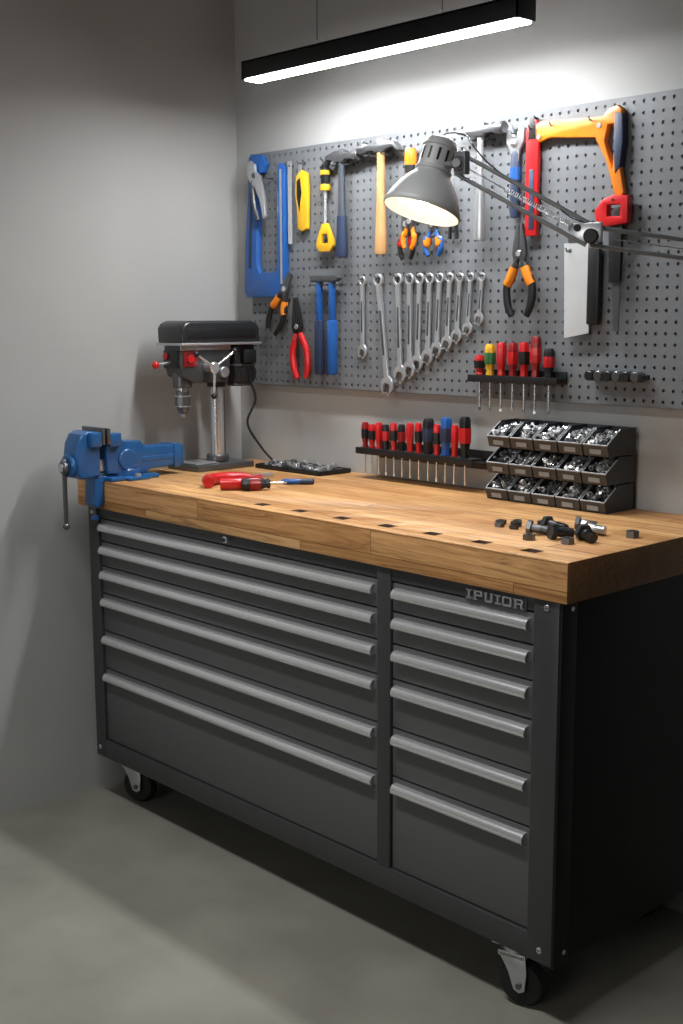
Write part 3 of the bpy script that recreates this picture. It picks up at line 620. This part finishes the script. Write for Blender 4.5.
# ------------------------------------------------------------------ storage bins with hardware
NC=5
bw,bh,bd=.0710,.0645,.105
bx0,by=1.132,-.125
def make_bin():
    t=thing('storage_bin','dark grey open-front plastic bin in a stacked rack of hardware','storage bin',(0,0,0),group='stacked storage bins')
    b=MB();w=bw-.004;th=.0028
    side=[(0,.0),(bd,0),(bd,bh-.003),(.042,bh-.003),(.036,bh-.010),(.002,.032),(-.006,.028)]
    for x in (th/2,w-th/2): b.shape([side],th,BINM,T(x,0,0)@YZ)
    b.box(0,w,0,bd,0,th,BINM);b.box(0,w,bd-th,bd,0,bh-.003,BINM)
    b.shape([[(0,0),(.003,0),(-.003,.025),(-.008,.025)]],w,BINM,T(w/2,0,0)@YZ)
    b.obj('body',t)
    b=MB();b.cyl((0,-.0065,.0262),(w,-.0065,.0262),.0020,BINL,seg=10);b.tube([(0.001,-.0065,.0275),(.001,.002,.0335),(.001,.036,bh-.0085)],.0017,BINL,6);b.tube([(w-.001,-.0065,.0275),(w-.001,.002,.0335),(w-.001,.036,bh-.0085)],.0017,BINL,6);b.obj('rim',t)
    b=MB();b.box(.018,w-.018,-.0022,-.0008,.006,.017,LABELW,0,T(0,-.001,0)@Rm(12,'X'));b.obj('label_holder',t)
    return t
first=make_bin();first.location=(bx0,by,.9505)
for rr in range(3):
    for cc in range(NC):
        loc=(bx0+cc*bw,by+.002*rr,.9505+rr*bh)
        if rr or cc: copy_thing(first,loc)
        h=MB()
        for k in range(38):
            px=random.uniform(.012,bw-.016);py=random.uniform(.004,.070)
            pz=.025+random.uniform(0,.010)+min(.016,max(0,py)*.36)
            mm=T(px,py,pz)@Matrix.Rotation(random.random()*6,4,'Z')@Matrix.Rotation(random.uniform(.5,1.6),4,'X')
            m=random.choice([STEEL,DSTEEL,STEEL,CHROME])
            rd=random.uniform(.0030,.0046)
            if k%3: bolt(h,rd,random.uniform(.012,.018),m,mm@T(0,0,-.006))
            else: h.lathe([(rd*1.2,-.003),(rd*2.1,-.003),(rd*2.1,.003),(rd*1.2,.003),(rd*1.2,-.003)],m,mm,6)
        h.shape([[(.002,.004),(bd-.006,.004),(bd-.006,.042),(.06,.038),(.002,.020)]],bw-.012,DSTEEL,T((bw-.004)/2,0,0)@YZ)
        o=h.obj('bolts_and_nuts',label='loose steel bolts and nuts filling a dark bin',category='hardware');o['kind']='stuff';o.location=loc

# ------------------------------------------------------------------ loose things on the worktop
def loose_bolt(x,y,rz,r,L,m):
    b=MB();b.cyl((0,0,0),(r*1.1,0,0),r*1.8,m,seg=6,bev=.0004);b.cyl((r*1.1,0,0),(L,0,0),r,m,seg=14,bev=.0006)
    for k in range(int((L*.5)/.0030)):
        xx=L-.003-k*.0030;b.lathe([(r*.95,0),(r*1.12,.0009),(r*.95,.0018)],m,T(xx,0,0)@Rm(90,'Y'),14)
    o=b.obj('bolt',label='steel hex bolt lying on the worktop',category='bolt',group='loose bolts on the worktop')
    o.location=(x,y,.9503+r*1.56);o.rotation_euler=(0,math.atan2(r*.56,L)*1,math.radians(rz));return o
DKN=M_('blackened_steel','#3e4042',.38,.5,.1,25)
def loose_nut(x,y,r,h,m):
    o=nut(r,h,m).obj('hex_nut',label='steel hex nut lying on the worktop',category='nut',group='loose nuts on the worktop');o.location=(x,y,.9503);o.rotation_euler=(0,0,random.random()*3);return o
for x,y,rz,r_,L,m in ((1.515,-.450,25,.009,.052,DSTEEL),(1.512,-.385,-5,.0095,.058,DKN),(1.585,-.465,60,.010,.050,DKN),(1.592,-.365,15,.0095,.050,STEEL),(1.635,-.425,-25,.0105,.045,DKN),(1.545,-.325,30,.0085,.045,DSTEEL)):
    loose_bolt(x,y,rz,r_,L,m)
for x,y,r_,h in ((1.400,-.395,.012,.009),(1.420,-.425,.011,.009),(1.440,-.393,.013,.010),(1.418,-.362,.010,.008),(1.460,-.425,.010,.008),(1.560,-.500,.013,.011),(1.640,-.480,.014,.012),(1.482,-.355,.013,.012),(1.690,-.330,.014,.014)):
    loose_nut(x,y,r_,h,random.choice([DSTEEL,DKN]))
t=thing('pliers','pliers with thick red grips lying on the worktop','pliers',(.515,-.375,.9668),(0,0,8))
for sgn in (-1,1):
    b=MB();b.tube([(sgn*.008,.02,-.002),(sgn*.032,-.005,0),(sgn*.060,-.055,0),(sgn*.058,-.105,0),(sgn*.022,-.14,0)],[.006,.013,.016,.016,.015],RED,12,smooth=5);b.obj('handle',t)
    b=MB();b.shape([[(sgn*.001,.085),(sgn*.007,.083),(sgn*.013,.05),(sgn*.015,.02),(sgn*.006,.0),(sgn*.001,.01)]],.010,STEEL,I4,.0015);b.obj('jaw',t)
b=MB();b.cyl((0,.025,-.007),(0,.025,.008),.008,CHROME,bev=.001);b.obj('pivot',t)
screwdriver((.640,-.415,.9670),(90,0,-28),.075,.045,.0170,BLACK,DRED,'short screwdriver with black and red handle lying on the worktop')
t=thing('marker_pen','blue pen lying on the worktop','pen',(.605,-.345,.9580),(0,0,-85))
b=MB();b.lathe([(0,0),(.0045,.001),(.0075,.006),(.0075,.06),(.005,.064),(0,.066)],BLUE,T(-.02,-.02,0)@Rm(40,'Z')@Rm(-90,'X'),16);b.obj('barrel',t)
b=MB();b.lathe([(0,.05),(.0078,.05),(.0078,.085),(.005,.088),(0,.088)],NAVY,T(-.02,-.02,0)@Rm(40,'Z')@Rm(-90,'X'),16);b.obj('cap',t)

# ------------------------------------------------------------------ lights
def area(name,loc,target,sx,sy,p,c=(1,1,1),spread=180):
    L=bpy.data.lights.new(name,'AREA');L.shape='RECTANGLE';L.size=sx;L.size_y=sy;L.energy=p;L.color=c;L.spread=math.radians(spread)
    o=bpy.data.objects.new(name,L);COL.objects.link(o);o.location=loc
    o.rotation_euler=(Vector(target)-Vector(loc)).to_track_quat('-Z','Y').to_euler();return o
area('overhead_fill_strip',(1.25,-1.6,2.70),(1.2,-1.15,0),1.5,.14,13,spread=95)  # unseen strip added overhead as fill and for glints on the pulls
area('front_fill_softbox',(2.1,-4.9,1.7),(1.4,0,1.1),2.0,1.4,9,(1,.99,.97),spread=90)  # unseen softbox added for metal reflections and frontal fill
w=bpy.data.worlds.new('world');bpy.context.scene.world=w;w.use_nodes=True
w.node_tree.nodes['Background'].inputs[0].default_value=(.6,.6,.6,1);w.node_tree.nodes['Background'].inputs[1].default_value=.012
bpy.context.scene.view_settings.view_transform='Standard'

# ------------------------------------------------------------------ camera
yw,pt,ro=map(math.radians,(47.034,9.130,-.227))
R=Vector((math.cos(yw),math.sin(yw),0));Hd=Vector((-math.sin(yw),math.cos(yw),0));Z=Vector((0,0,1))
F=Hd*math.cos(pt)-Z*math.sin(pt);U=Hd*math.sin(pt)+Z*math.cos(pt)
R2=R*math.cos(ro)+U*math.sin(ro);U2=U*math.cos(ro)-R*math.sin(ro)
cd=bpy.data.cameras.new('camera');cd.sensor_fit='VERTICAL';cd.sensor_height=36;cd.lens=1228.5/1024*36
cam=bpy.data.objects.new('camera',cd);COL.objects.link(cam)
cam.matrix_world=Matrix(((R2.x,U2.x,-F.x,3.086),(R2.y,U2.y,-F.y,-2.438),(R2.z,U2.z,-F.z,1.40),(0,0,0,1)))
bpy.context.scene.camera=cam
